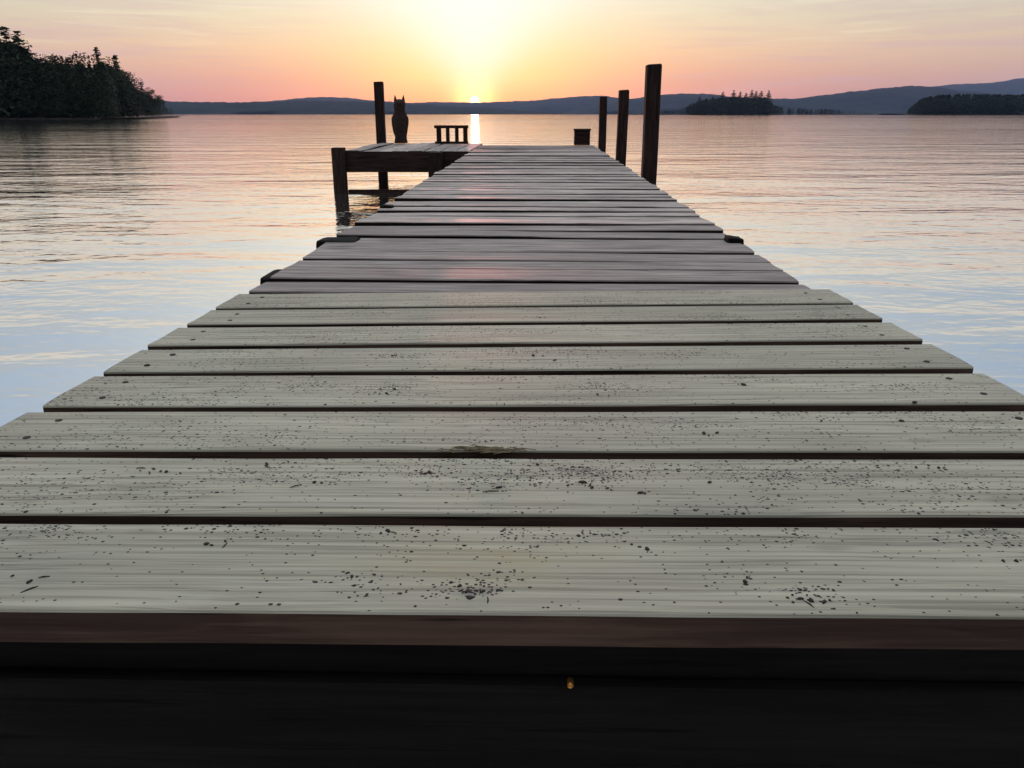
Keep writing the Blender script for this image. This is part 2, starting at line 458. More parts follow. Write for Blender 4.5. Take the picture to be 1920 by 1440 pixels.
# nail heads, two per board over the outer stringers
for i, (A, B, C, D) in enumerate(ramp_pts):
    for q in (0.045, 0.955):
        for v in (0.25, 0.74):
            if i == 0: continue
            qq = q + random.uniform(-.008, .008)
            p = A.lerp(B, qq).lerp(D.lerp(C, qq), v + random.uniform(-.05, .05))
            m_ = MB()
            m_.tube([p - u1 * 0.002, p + u1 * 0.0009], [0.0046, 0.0040], 10)
            m_.build('nail_head', M['nail'], ramp)

# ------------------------------------------------------------------ old dock
L2 = None
def dpt(s, t, z=0.0):
    """point of the old dock: s sideways, t along from the joint, z above the deck"""
    return p2 + s2 * s + d2 * t + u2 * z
def dock_t(px, py):
    P = on_plane(px, py, p2, u2)
    return (P - p2).dot(d2), (P - p2).dot(s2)
t_end = dock_t(1010, 272)[0]
print('dock length', t_end, 'p1', p1, 'p2', p2, 'end z', dpt(0, t_end).z)
dock = empty('dock', Vector((dpt(0, t_end / 2).x, dpt(0, t_end / 2).y, 0)))
tag(dock, 'long main dock of old weathered grey planks running out over the lake', 'dock section', 'dock sections')
mb = MB()
t = 0.012
i = 0
tw = 0.0
while t < t_end - 0.05:
    wd = random.choice((0.112, 0.118, 0.120, 0.122, 0.124))
    gap = random.choice((0.006, 0.008, 0.010, 0.012, 0.014))
    if t + wd > t_end: wd = t_end - t
    dz = random.gauss(0, 0.0024); yaw = random.gauss(0, 0.005)
    roll = random.gauss(0, 0.0025)
    if t < .1: dz -= 0.002
    eL = random.uniform(-.006, .005); eR = random.uniform(-.005, .006)
    tilt = random.gauss(-0.0032, 0.0020)
    A = dpt(-HW + eL, t - yaw * HW, dz - roll * HW); B = dpt(HW + eR, t + yaw * HW, dz + roll * HW)
    C = dpt(HW + eR, t + wd + yaw * HW, dz + roll * HW + tilt); D = dpt(-HW + eL, t + wd - yaw * HW, dz - roll * HW + tilt)
    plank(mb, A, B, C, D, 0.034, (random.uniform(0.0, 0.22) if t < 0.95 else random.uniform(0.5, 1.0)), nseg=24, r=0.003, wav=0.0022, heave=0.0016, cup=random.uniform(-.001, .002), seed=i + 40, up=u2)  # boards past the first stretch lightened: their warm sheen is put into the tone
    t += wd + gap; i += 1
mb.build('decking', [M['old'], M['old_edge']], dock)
ang2 = math.atan2(-d2.x, d2.y)
for q in (-HW + 0.05, 0.0, HW - 0.05):
    m_ = MB()
    a = dpt(q, 0.02); b_ = dpt(q, t_end - 0.02)
    segs = 12
    vs = []
    c = (a + b_) / 2 + Vector((0, 0, -0.040 - 0.07))
    # follow the slope: shear the box along d2
    m_.box((0, 0, 0), (0.045, (b_ - a).length, 0.13), 0.0, 0.004, rnd=random.random())
    m_.v = [tuple(c + s2 * x + d2 * y + u2 * z) for x, y, z in m_.v]
    m_.build('stringer', M['beam'], dock)
m_ = MB()
m_.box(dpt(0, t_end + 0.022, -0.035 - 0.065), (W + 0.02, 0.04, 0.19), ang2, 0.004, rnd=.2)
m_.build('end_beam', M['beam'], dock)
# cross beams whose ends show past the deck
def crossbeam(px_l, px_r, py, half_h, top, left, right, name='crossbeam'):
    tt = dock_t((px_l + px_r) / 2, py)[0]
    a = dpt(left, tt); b_ = dpt(right, tt)
    m_ = MB()
    m_.box((0, 0, 0), ((b_ - a).length, 0.10, half_h), 0.0, 0.012, rnd=random.random())
    c = (a + b_) / 2 + u2 * (top - half_h / 2)
    m_.v = [tuple(c + s2 * x + d2 * y + u2 * (z + 0.004 * noise.noise(Vector((x * 9, y * 9, z * 9))))) for x, y, z in m_.v]
    return m_.build(name, M['beam'], dock)
tl = dock_t(1000, 452)[0]
def half_at(px, py):
    return dock_t(px, py)[1]
def pile_head(px_out, px_in, py, top, width, slant=0.0):
    tt, so_ = dock_t(px_out, py); si_ = dock_t(px_in, py)[1]
    a = dpt((so_ + si_) / 2, tt + width / 2, top)
    m_ = MB()
    wx_ = abs(so_ - si_)
    m_.box((0, 0, 0), (wx_, width, a.z + 1.0), 0, 0.014, rnd=random.random())
    vv = []
    for x, y, z in m_.v:
        zz = z + (slant * x if z > 0 else 0) + (0.005 * noise.noise(Vector((x * 40, y * 40, 1))) if z > 0 else 0)
        p = Vector((a.x, a.y, (a.z - 1.0) / 2)) + s2 * x + Vector((d2.x, d2.y, 0)) * y
        vv.append((p.x, p.y, p.z + zz))
    m_.v = vv
    return m_.build('pile', M['shade_black'], dock)
pile_head(590, 665, 452, -0.001, 0.10)
pile_head(1397, 1366, 452, 0.008, 0.07, -.1)
pile_head(484, 555, 519, -0.004, 0.12, .0)
pile_head(711, 735, 391, 0.012, 0.06)
crossbeam(960, 1050, 508, 0.12, -0.040, -HW - 0.01, HW + 0.045)
# piles under the dock
for tt in (dock_t(1000, 447)[0] + 0.09, dock_t(1000, 345)[0], dock_t(1000, 308)[0], t_end - 0.25):
    for sgn in (-1, 1):
        if sgn > 0 and tt > dock_t(1000, 447)[0] + 0.2: continue
        a = dpt(sgn * (HW - 0.11), tt, -0.04)
        m_ = MB()
        m_.tube([Vector((a.x, a.y, -1.2)), Vector((a.x, a.y, -0.1)), Vector((a.x + .004, a.y, a.z))], [0.062, 0.058, 0.056], 14, rnd=random.random())
        m_.build('pile', M['post'], dock, smooth=True)
# ------------------------------------------------------------------ side platform
tf = dock_t(760, 283.5)[0]; tb = dock_t(760, 268.3)[0]
sl = dock_t(647, 283)[1]
print('platform', tf, tb, sl)
plat = empty('dock_platform', Vector((dpt(sl / 2, (tf + tb) / 2).x, dpt(sl / 2, (tf + tb) / 2).y, 0)))
tag(plat, 'square side platform of dark boards joined to the left of the dock end', 'dock platform', 'dock sections')
mb = MB()
sr = -HW - 0.02
x = sl
i = 0
while x < sr - 0.03:
    wd = min(random.choice((0.14, 0.138, 0.142)), sr - x)
    dz = random.gauss(0, 0.003)
    A = dpt(x + wd, tf, dz); B = dpt(x + wd, tb, dz); C = dpt(x, tb, dz); D = dpt(x, tf, dz)
    plank(mb, A, B, C, D, 0.034, random.random(), nseg=16, r=0.006, wav=0.006, heave=0.006, seed=i + 150, up=u2)
    x += wd + 0.008; i += 1
mb.build('decking', [M['old'], M['old_edge']], plat)
def pbeam(name, sa, ta, sb, tb_, top, h, th):
    m_ = MB()
    a = dpt(sa, ta, top - h / 2); b_ = dpt(sb, tb_, top - h / 2)
    ax = (b_ - a); L = ax.length; ax.normalize()
    sd = ax.cross(u2).normalized()
    m_.box((0, 0, 0), (L, th, h), 0, 0.005, rnd=random.random())
    c = (a + b_) / 2
    m_.v = [tuple(c + ax * x_ + sd * y_ + u2 * z_) for x_, y_, z_ in m_.v]
    return m_.build(name, M['beam'], plat)
pbeam('front_beam', sl - 0.01, tf - 0.022, sr, tf - 0.022, -0.002, 0.185, 0.04)
pbeam('back_beam', sl - 0.01, tb + 0.022, sr, tb + 0.022, -0.012, 0.185, 0.04)
pbeam('side_beam', sl - 0.022, tf + 0.002, sl - 0.022, tb - 0.0, -0.014, 0.17, 0.04)
pbeam('low_beam', sl + 0.03, tf - 0.05, sr, tf - 0.05, -0.345, 0.10, 0.05)
def pleg(s, t, top, w=0.11):
    a = dpt(s, t, top)
    m_ = MB()
    m_.box((0, 0, 0), (w, w, a.z + 1.2), 0, 0.012, rnd=random.random())
    m_.v = [tuple(Vector((a.x, a.y, (a.z - 1.2) / 2)) + Vector((x_ + 0.004 * noise.noise(Vector((z_ * 4, x_, 1))), y_, z_))) for x_, y_, z_ in m_.v]
    m_.build('leg', M['post'], plat)
def sx(px, py): return dock_t(px, py)[1]
# corner leg at the front left, corner leg by the dock
pleg(sx(639, 283) , tf - 0.06, 0.035, 0.115)
pleg(sx(810, 287), tf - 0.105, -0.004, 0.125)

# ------------------------------------------------------------------ posts standing in the lake along the dock
def mooring_post(px_l, px_r, py_base, py_top, label, s_fix=None, t_off=0.0):
    P = on_plane(px_l, py_base, p2, u2)
    Q = on_plane(px_r, py_base, p2, u2)
    w = (Q - P).length
    c = (P + Q) / 2 + d2 * (w / 2 + t_off)
    r = ray((px_l + px_r) / 2, py_top)
    top = CAMP + r * ((c.y - w / 2) / r.y)
    o = empty('mooring_post', Vector((c.x, c.y, -0.02)))
    tag(o, label, 'post', 'mooring posts along the dock')
    m_ = MB()
    h = top.z + 1.0
    bm = bmesh.new()
    nseg = 14
    rr = random.random()
    vs = []; fs = []; pls = []
    ch = 0.006
    sec = [(-.5, -.5 + .08), (-.5 + .08, -.5), (.5 - .08, -.5), (.5, -.5 + .08), (.5, .5 - .08), (.5 - .08, .5), (-.5 + .08, .5), (-.5, .5 - .08)]
    for i in range(nseg + 1):
        z = -1.0 + h * i / nseg
        bend = noise.noise(Vector((z * 1.3, rr * 50, 0))) * 0.006
        for (a, b_) in sec:
            vs.append(Vector((c.x + a * w + bend, c.y + b_ * w, z)))
            pls.append((z + rr * 9, a * w + rr * 3, b_ * w))
    vs += [Vector((c.x + a * w * .86 , c.y + b_ * w * .86, top.z + 0.006 + 0.004 * a)) for (a, b_) in sec]
    pls += [(top.z + rr * 9, a * w, b_ * w) for (a, b_) in sec]
    for i in range(nseg + 1):
        for k in range(8):
            fs.append((i * 8 + k, i * 8 + (k + 1) % 8, (i + 1) * 8 + (k + 1) % 8, (i + 1) * 8 + k))
    fs.append(tuple((nseg + 1) * 8 + k for k in range(8)))
    m_.add(vs, fs, 0, pls, rr)
    m_.build('shaft', M['post'], o)
    return o, c, w
mooring_post(1203.5, 1230, 334, 122, 'tallest and nearest of the dark square posts on the right edge of the dock')
mooring_post(1155.5, 1173.5, 300, 170, 'middle one of the three dark square posts on the right edge of the dock')
mooring_post(1122, 1135.5, 275.5, 182, 'farthest and thinest-looking post on the right, beside the small wooden box'.replace('thinest-looking', 'slimmest'))
mooring_post(705.5, 722, 268.5, 154, 'lone dark square post on the left platform beside the owl figure')

# ------------------------------------------------------------------ small box at the dock end
def base_at(px, py, lift=0.0):
    P = on_plane(px, py, p2, u2)
    return P + u2 * lift
bl_ = base_at(1076, 273.5, 0.004); br_ = base_at(1107, 273.5, 0.004)
bw = (br_ - bl_).length
bc = (bl_ + br_) / 2 + d2 * (bw / 2)
bh = 31 / 31 * bw * 0.95
ob = empty('wooden_box', bc)
tag(ob, 'small squat wooden box standing at the far right end of the dock', 'box')
m_ = MB()
for k in range(3):
    hh = bh * 0.9 / 3
    m_.box(bc + u2 * (hh * (k + .5) + 0.001), (bw * 0.94, bw * 0.94, hh - 0.004), ang2, 0.003, rnd=random.random())
m_.box(bc + u2 * (bh * 0.45), (bw * 0.90, bw * 0.90, bh * 0.86), ang2, 0.002, rnd=.1)
m_.build('body', M['post'], ob)
m_ = MB(); m_.box(bc + u2 * (bh * 0.95), (bw * 1.03, bw * 1.03, bh * 0.1), ang2, 0.004, rnd=.7); m_.build('lid', M['post'], ob)

# ------------------------------------------------------------------ low slatted rail on the platform
rl_ = base_at(816, 270.5, 0.004); rr_ = base_at(878, 270.5, 0.004)
rw = (rr_ - rl_).length
rc = (rl_ + rr_) / 2
px_m = rw / 62
o = empty('low_railing', rc)
tag(o, 'low wooden railing with four uprights standing on the platform near the sun glint', 'railing')
th = 0.045
m_ = MB(); m_.box(rc + u2 * (4.4 * px_m / 2), (rw, th * 1.1, 4.4 * px_m), ang2, 0.004, rnd=.2); m_.build('bottom_rail', M['beam'], o)
m_ = MB(); m_.box(rc + u2 * (30.5 * px_m), (rw * 1.02, th * 1.5, 5.4 * px_m), ang2, 0.004, rnd=.5); m_.build('top_rail', M['beam'], o)
for xc, ww in ((823.5, 8.5), (840, 6.5), (857, 6.5), (873, 8)):
    c = rc + s2 * ((xc - 847) * px_m) + u2 * (16.1 * px_m)
    m_ = MB(); m_.box(c, (ww * px_m, th * 0.9, 23.2 * px_m), ang2, 0.003, rnd=random.random()); m_.build('upright', M['beam'], o)

# ------------------------------------------------------------------ owl figure
oc = base_at(752, 269.0, 0.003)
o_s = (base_at(767, 269) - base_at(737, 269)).length / 30      # metres per photo pixel
owl = empty('owl_decoy', oc)
tag(owl, 'dark owl figure with two pointed ear tufts standing upright on the platform', 'owl figure')
m_ = MB()
prof = [  # height px, half width px, depth factor, x shift
    (0, 11.5, .9, 0), (3, 11.8, .9, 0), (8, 11.2, .85, 0), (16, 11, .85, 0), (24, 11.5, .85, 0), (32, 12.2, .85, 0), (40, 13, .85, 0), (46, 13.2, .82, 0.2),
    (51, 12.2, .82, .3), (55, 10.6, .85, .3), (59, 10.0, .95, .2), (63, 10.6, 1.0, .2), (68, 11.0, 1.0, .2), (72, 10.4, 1.0, .2), (75, 8.6, 1.0, .2), (77.3, 5.0, 1.0, .2), (78, 0.6, 1, .2)]
ns = 24
vs = []; fs = []
for (hz, hw, df, xs) in prof:
    for k in range(ns):
        an = 2 * math.pi * k / ns
        q = hw * (1 + 0.11 * noise.noise(Vector((math.cos(an) * 2, math.sin(an) * 2, hz * .12))))
        fwd = 1.5 if (hz > 66 and math.sin(an) < -.9) else 0
        vs.append(oc + s2 * ((q * math.cos(an) + xs) * o_s) + d2 * ((q * df * math.sin(an) - fwd) * o_s) + Vector((0, 0, hz * o_s)))
for i_ in range(len(prof) - 1):
    for k in range(ns):
        fs.append((i_ * ns + k, i_ * ns + (k + 1) % ns, (i_ + 1) * ns + (k + 1) % ns, (i_ + 1) * ns + k))
fs.append(tuple(range(ns))[::-1]); fs.append(tuple((len(prof) - 1) * ns + k for k in range(ns)))
m_.add(vs, fs)
m_.build('body', M['owl'], owl, smooth=True)
for sg in (-1, 1):
    m_ = MB()
    b0 = oc + s2 * ((sg * 7.0 + .2) * o_s) + Vector((0, 0, 72 * o_s))
    tip = oc + s2 * ((sg * 8.0 + .2) * o_s) + Vector((0, 0, 85 * o_s))
    m_.tube([b0, b0.lerp(tip, .5), tip], [3.6 * o_s, 2.4 * o_s, 0.35 * o_s], 8)
    m_.build('ear_tuft', M['owl'], owl, smooth=True)
    # folded wing along the side
    m_ = MB()
    pts = []; rad = []
    for (hz, off, r_) in ((14, 11.2, .6), (20, 12.0, 1.7), (28, 12.3, 2.8), (38, 12.7, 3.4), (45, 12.6, 3.0), (51, 11.2, 1.2)):
        if sg > 0 and hz in (20, 28): off -= .8
        pts.append(oc + s2 * (sg * off * o_s) + Vector((0, 0, hz * o_s))); rad.append(r_ * o_s)
    m_.tube(pts, rad, 10)
    m_.build('wing', M['owl'], owl, smooth=True)
m_ = MB()
m_.tube([oc + Vector((0, 0, 0)), oc + Vector((0, 0, 3 * o_s))], [12.6 * o_s, 12.2 * o_s], 20)
m_.build('base', M['owl'], owl)

# ------------------------------------------------------------------ pine needle clump caught in a gap
pc = line_pt(rows[2][0], rows[2][1], p1, u1, (on_plane(905, 845, p1, u1) - p1).dot(s1), d1)
m_ = MB()
for k in range(48):
    q = random.gauss(0, 1)
    a = pc + s1 * (q * 0.020 + 0.001) + d1 * random.gauss(-0.003, 0.0045) + u1 * (abs(random.gauss(0, 0.0018)) * max(0.2, 1 - abs(q) * .45))
    dr = (s1 * random.choice((-1, 1)) * random.uniform(.6, 1) + d1 * random.uniform(-.35, .35) + u1 * random.uniform(-.05, .16)).normalized()
    L = random.uniform(0.008, 0.026)
    m_.tube([a - dr * L / 2, a + u1 * random.uniform(0, .002), a + dr * L / 2], [0.0004, 0.0006, 0.0003], 4, cap=False)
nd = m_.build('needle_clump', M['needle'], None, origin=pc)
tag(nd, 'small clump of dry brown pine needles caught between two pale boards', 'debris')

# loose bits of bark, bud scales and twigs lying on the near boards
lr = random.Random(21)
m_ = MB()
def bit(p, r_, lr):
    n_ = lr.randint(5, 7); a0 = lr.uniform(0, 6.28); el_ = lr.uniform(1.0, 2.4)
    ca, sa = math.cos(a0), math.sin(a0)
    vs = []
    for z_ in (0.0002, 0.0006 + r_ * .35):
        for q in range(n_):
            an = 6.283 * q / n_
            rr_ = r_ * lr.uniform(.6, 1.15) * (1 if z_ < .0005 else .7)
            x_, y_ = math.cos(an) * rr_ * el_, math.sin(an) * rr_
            vs.append(p + s1 * (x_ * ca - y_ * sa) + d1 * (x_ * sa + y_ * ca) + u1 * z_)
    fs = [tuple(range(n_))[::-1], tuple(range(n_, 2 * n_))] + [(q, (q + 1) % n_, n_ + (q + 1) % n_, n_ + q) for q in range(n_)]
    m_.add(vs, fs)
spots = [(727, 996, .0022), (387, 1021, .0021), (1520, 1127, .0024), (1500, 1124, .0016), (1545, 1130, .0018), (1085, 1006, .0018), (880, 1122, .0022), (862, 1100, .0018), (905, 1110, .0016), (1213, 1030, .0020), (1397, 1092, .0022), (660, 1082, .0016), (55, 1092, .0016), (1905, 1053, .0020),
         (288, 880, .0016), (312, 885, .0018), (805, 886, .0022), (1008, 872, .0018), (1092, 905, .0024), (1110, 915, .0018), (935, 915, .0018), (1200, 925, .0018), (1760, 878, .0018), (500, 870, .0016), (590, 905, .0020), (1330, 905, .0016),
         (1320, 813, .0022), (1345, 812, .0018), (1540, 790, .0018), (1690, 790, .0022), (740, 730, .0022), (725, 738, .0020), (1120, 740, .0018), (1395, 722, .0030), (1715, 755, .0024), (1000, 668, .0020), (1040, 676, .0020), (735, 668, .0018), (1012, 596, .0022), (1090, 610, .0018)]
for (px, py, r_) in spots:
    P_ = on_plane(px, py, p1, u1)
    bit(P_ + u1 * 0.0003, r_, lr)
    for q in range(lr.randint(0, 4)):
        o_ = P_ + s1 * lr.gauss(0, .012) + d1 * lr.gauss(0, .005) + u1 * 0.0003
        if lr.random() < .7: bit(o_, lr.uniform(.0006, .0013), lr)
        else:
            dr = (s1 * lr.uniform(-1, 1) + d1 * lr.uniform(-.8, .8)).normalized() * lr.uniform(.003, .009)
            m_.tube([o_ - dr, o_ + dr * .2 + s1 * .0004 + u1 * .0006, o_ + dr], [.0004, .0006, .0003], 5)
lt = m_.build('litter', M['nail'], None)
tag(lt, kind='stuff')

# ------------------------------------------------------------------ lake
def water_mat():
    m, nt, b = new_mat('lake_water'); n = N(nt)
    geo = nt.nodes.new('ShaderNodeNewGeometry')
    P = geo.outputs['Position']
    big = n.noise(n.mapping(P, (0.010, 0.028, 0), (3.3, 1.7, 0)), 1.0, 3, 0.55)             # breeze patches
    patch = n.ramp(big, [(0.38, 0.35), (0.62, 1.0)])
    w1 = n.noise(n.mapping(P, (0.30, 0.95, 0), rot=(0, 0, R(-7))), 1.0, 3, 0.45, 0.5)
    w2 = n.noise(n.mapping(P, (1.7, 3.4, 0), rot=(0, 0, R(9))), 1.0, 3, 0.5, 0.6)
    w3 = n.noise(n.mapping(P, (8.5, 13, 0), rot=(0, 0, R(-4))), 1.0, 2, 0.5, 0.3)
    hgt = n.math('ADD', n.math('MULTIPLY', w1, 0.046), n.math('MULTIPLY', w2, 0.0150))
    hgt = n.math('ADD', hgt, n.math('MULTIPLY', w3, 0.0048))
    hgt = n.math('MULTIPLY', hgt, patch)
    bp = nt.nodes.new('ShaderNodeBump'); bp.inputs['Strength'].default_value = 1.0; bp.inputs['Distance'].default_value = 1.0
    n.link(hgt, bp.inputs['Height'])
    n.link(bp.outputs[0], b.inputs['Normal'])
    b.inputs['Base Color'].default_value = (0.88, 0.86, 0.87, 1)
    b.inputs['Roughness'].default_value = 0.045
    b.inputs['IOR'].default_value = 1.4
    b.inputs['Metallic'].default_value = 0.98
    return m
M['water'] = water_mat()
mb = MB()
mb.add([(-9500, -60, 0), (9500, -60, 0), (9500, 11800, 0), (-9500, 11800, 0)], [(0, 1, 2, 3)])
tag(mb.build('water', M['water']), kind='structure')

# ------------------------------------------------------------------ hills
def hill_mat(name, a, b_):
    m, nt, b = new_mat(name); n = N(nt)
    geo = nt.nodes.new('ShaderNodeNewGeometry')
    x = n.noise(n.mapping(geo.outputs['Position'], (.012, .012, .03)), 1.0, 6, 0.65)
    n.link(n.ramp(x, [(0.35, a), (0.65, b_)]), b.inputs['Base Color'])
    b.inputs['Roughness'].default_value = 0.95; b.inputs['Specular IOR Level'].default_value = 0.05
    return m
M['hill'] = hill_mat('wooded_hill', (0.014, 0.018, 0.022, 1), (0.030, 0.034, 0.034, 1))

def hill(crest, d, depth, rough=1.0, step=6, seed=0):
    """a wooded ridge: crest points surveyed from the photograph, standing at distance d, with a real front and back slope"""
    xs = []
    x = crest[0][0]
    while x <= crest[-1][0]:
        for (a, b_) in zip(crest[:-1], crest[1:]):
            if a[0] <= x <= b_[0]:
                q = (x - a[0]) / (b_[0] - a[0]); q = q * q * (3 - 2 * q) * .5 + q * .5
                xs.append((x, a[1] + (b_[1] - a[1]) * q)); break
        x += step
    prof = [(-1.0, -0.03), (-0.95, 0.07), (-0.75, 0.30), (-0.5, 0.60), (-0.25, 0.86), (0, 1.0), (0.4, 0.8), (1.0, -0.03)]
    vs = []; fs = []
    n = len(prof)
    for i, (px, py) in enumerate(xs):
        top = at_dist(px, py, d)
        for j, (o_, k) in enumerate(prof):
            yy = d + o_ * depth * (1 + .25 * noise.noise(Vector((px * .012, j * .7, seed))))
            if j == 5: yy = d
            z = max(top.z, 0.5) * k
            if j > 1: z += (d * 0.0011 * rough) * (noise.noise(Vector((px * .21, j * 3.3, seed))) + .6 * noise.noise(Vector((px * .6, j * 3.3, seed + 5))))
            xx = top.x * (1 + 0.35 * (yy - d) / d)
            vs.append((xx, yy, z if k > 0 else -3))
    for i in range(len(xs) - 1):
        for j in range(n - 1):
            fs.append((i * n + j, (i + 1) * n + j, (i + 1) * n + j + 1, i * n + j + 1))
    m_ = MB(); m_.add(vs, fs)
    o = m_.build('hills', M['hill'], smooth=True)
    tag(o, kind='structure')
    return o
hill([(-340, 186), (100, 185), (200, 186), (300, 188), (345, 191), (450, 191.5), (560, 189), (650, 189.5), (720, 192), (800, 196), (900, 201), (1000, 208), (1050, 213.4)], 3000, 500, .8, 6, 1)
hill([(300, 205), (420, 196), (500, 190), (560, 184.5), (600, 181.5), (650, 183), (700, 188.5), (770, 192.5), (830, 191), (890, 192.5), (940, 190.5), (1000, 188.5), (1040, 184), (1090, 180.5), (1130, 179.5), (1170, 184), (1230, 190), (1320, 199), (1400, 208)], 6200, 1100, .6, 6, 2)
hill([(1050, 212), (1120, 196), (1180, 186), (1240, 177.5), (1290, 175), (1330, 176), (1370, 181), (1430, 185.5), (1490, 185), (1550, 177.5), (1600, 171.5), (1660, 164.5), (1710, 160.5), (1750, 162.5), (1800, 170), (1900, 179), (2050, 182), (2250, 190)], 4300, 800, .7, 6, 3)
hill([(1500, 190), (1640, 176), (1720, 165), (1790, 158), (1850, 155.5), (1885, 152), (1905, 147), (1950, 144), (2050, 152), (2200, 160), (2350, 180)], 8200, 1400, .5, 8, 4)

# ------------------------------------------------------------------ trees
def pine_mesh(h, seed, width=0.22, bare=0.12):
    rs = random.Random(seed)
    tr = MB(); cr = MB()
    lean = rs.uniform(-.03, .03)
    pts = [(lean * h * q * q, 0.02 * h * q * rs.uniform(-1, 1), h * q) for q in (0, .25, .5, .75, .97)]
    tr.tube(pts, [h * .020, h * .016, h * .011, h * .006, h * .0015], 7)
    z = h * bare
    while z < h * 0.99:
        q = z / h
        prof_ = (1 - q) ** 0.75 * min(1, (q - bare + .12) / .2) + 0.05
        nb = rs.randint(4, 6)
        a0 = rs.uniform(0, 6.28)
        for k in range(nb):
            if rs.random() < .16: continue
            a = a0 + k * 6.283 / nb + rs.uniform(-.3, .3)
            L = h * width * prof_ * rs.uniform(.55, 1.25)
            up = rs.uniform(-.12, .22)
            p0 = Vector((lean * h * q * q, 0, z))
            d = Vector((math.cos(a), math.sin(a), up)).normalized()
            if L > h * .06: tr.tube([p0, p0 + d * L * .8], [h * .004, h * .001], 4, cap=False)
            nc = max(3, int(L / h * 60))
            for c in range(nc):
                f = (c + rs.random()) / nc
                p = p0 + d * (L * (.15 + .85 * f)) + Vector((rs.uniform(-1, 1), rs.uniform(-1, 1), rs.uniform(-.5, .7))) * h * .016
                s = h * rs.uniform(.014, .030)
                e1 = Vector((rs.uniform(-1, 1), rs.uniform(-1, 1), rs.uniform(-.4, .4))).normalized() * s * 1.5
                e2 = Vector((rs.uniform(-1, 1), rs.uniform(-1, 1), rs.uniform(-.2, 1))).normalized() * s
                cr.add([p - e1, p + e2 * .6, p + e1, p - e2 * .6], [(0, 1, 2, 3)])
        z += h * rs.uniform(.028, .05) * (1.15 - .5 * q)
    return tr, cr

def round_mesh(h, seed, wide=0.36):
    rs = random.Random(seed)
    tr = MB(); cr = MB()
    tr.tube([(0, 0, 0), (.01 * h, 0, .25 * h), (-.01 * h, .01 * h, .55 * h), (0, 0, .8 * h)], [h * .028, h * .022, h * .014, h * .004], 7)
    blobs = []
    for k in range(13):
        a = rs.uniform(0, 6.28); rr = wide * h * rs.uniform(.15, .75)
        z = h * rs.uniform(.32, .90)
        rr *= 1.0 if z < .65 * h else (1 - (z / h - .65) / .42)
        blobs.append((Vector((math.cos(a) * rr, math.sin(a) * rr, z)), h * rs.uniform(.10, .19)))
        tr.tube([(0, 0, h * .3), tuple(blobs[-1][0] * .55 + Vector((0, 0, h * .2))), tuple(blobs[-1][0])], [h * .010, h * .006, h * .002], 5, cap=False)
    for (c, r_) in blobs:
        for q in range(200):
            v = Vector((rs.gauss(0, 1), rs.gauss(0, 1), rs.gauss(0, 1))).normalized()
            p = c + Vector((v.x * r_, v.y * r_, v.z * r_ * .72)) * rs.uniform(.55, 1.12)
            s = h * rs.uniform(.009, .020)
            e1 = Vector((rs.uniform(-1, 1), rs.uniform(-1, 1), rs.uniform(-.6, .6))).normalized() * s
            e2 = e1.cross(Vector((rs.uniform(-1, 1), rs.uniform(-1, 1), rs.uniform(-1, 1)))).normalized() * s * .8
            cr.add([p - e1, p + e2, p + e1, p - e2], [(0, 1, 2, 3)])
    return tr, cr

protos = {}
def tree(kind, px, py_top, d, label, ground=0.2, group=None, seed=0, wide=1.0, var=0, **kw):
    top = at_dist(px, py_top, d)
    h = top.z - ground
    key = (kind, var)
    name = 'pine_tree' if kind == 'pine' else 'leafy_tree'
    if key not in protos:
        tr, cr = pine_mesh(10, seed + var * 17 + 3, **kw) if kind == 'pine' else round_mesh(10, seed + var * 13 + 5)
        o = empty(name, (0, 0, 0))
        t_ = tr.build('trunk', M['bark'], o); c_ = cr.build('crown', M['pine' if kind == 'pine' else 'leaf'], o)
        protos[key] = (o, t_, c_)
    else:
        po, pt, pcn = protos[key]
        o = po.copy(); COL.objects.link(o)
        for ch in (pt, pcn):
            c2 = ch.copy(); COL.objects.link(c2); c2.parent = o
    o.location = (top.x, d, ground)
    o.scale = (h / 10 * wide, h / 10 * wide, h / 10)
    o.rotation_euler = (0, 0, random.uniform(0, 6.28))
    if 'group' in o: del o['group']
    tag(o, label, 'tree', group)
    return o
G = 'trees on the left shore'
tree('pine', 10, 50, 132, 'tallest pine at the far left edge, rising above all other shore trees', group=G, var=0, wide=1.15, width=.30, bare=.2)
tree('pine', 36, 58, 136, 'tall ragged pine with side branches, second from the left edge of shore wood', group=G, var=1, wide=1.1, width=.34, bare=.3)
tree('leafy', 74, 103, 140, 'low rounded tree in the dip right of the tall left pines', group=G, var=0)
tree('leafy', 101, 96, 140, 'broad flat-topped tree in the middle of the left shore skyline', group=G, var=1, wide=1.1)
tree('pine', 126, 104, 143, 'short dark pine between two broad trees of the left shore', group=G, var=2, width=.26)
tree('leafy', 146, 97, 141, 'leafy tree with a slanted top just left of the pointed pine', group=G, var=2)
tree('pine', 182, 86, 142, 'narrow pointed pine that sticks out of the left shore skyline', group=G, var=3, width=.17)
tree('leafy', 200, 108, 146, 'round tree right of the narrow pointed pine on left shore', group=G, var=0)
tree('pine', 215, 104, 150, 'small pine at the corner where the left wood begins to slope down', group=G, var=4, width=.2)
tree('leafy', 232, 128, 172, 'bushy tree at the top of the sloping end of the left wood', group=G, var=1)
tree('leafy', 248, 145, 205, 'bushy tree halfway down the sloping end of the left wood', group=G, var=2)
tree('pine', 264, 152, 240, 'small dark pine near the lower end of the left wood', group=G, var=2)
tree('leafy', 278, 164, 280, 'small round tree close to the tip of the left wood', group=G, var=0)
tree('leafy', 294, 176, 340, 'last small tree at the very tip of the left shore', group=G, var=1)

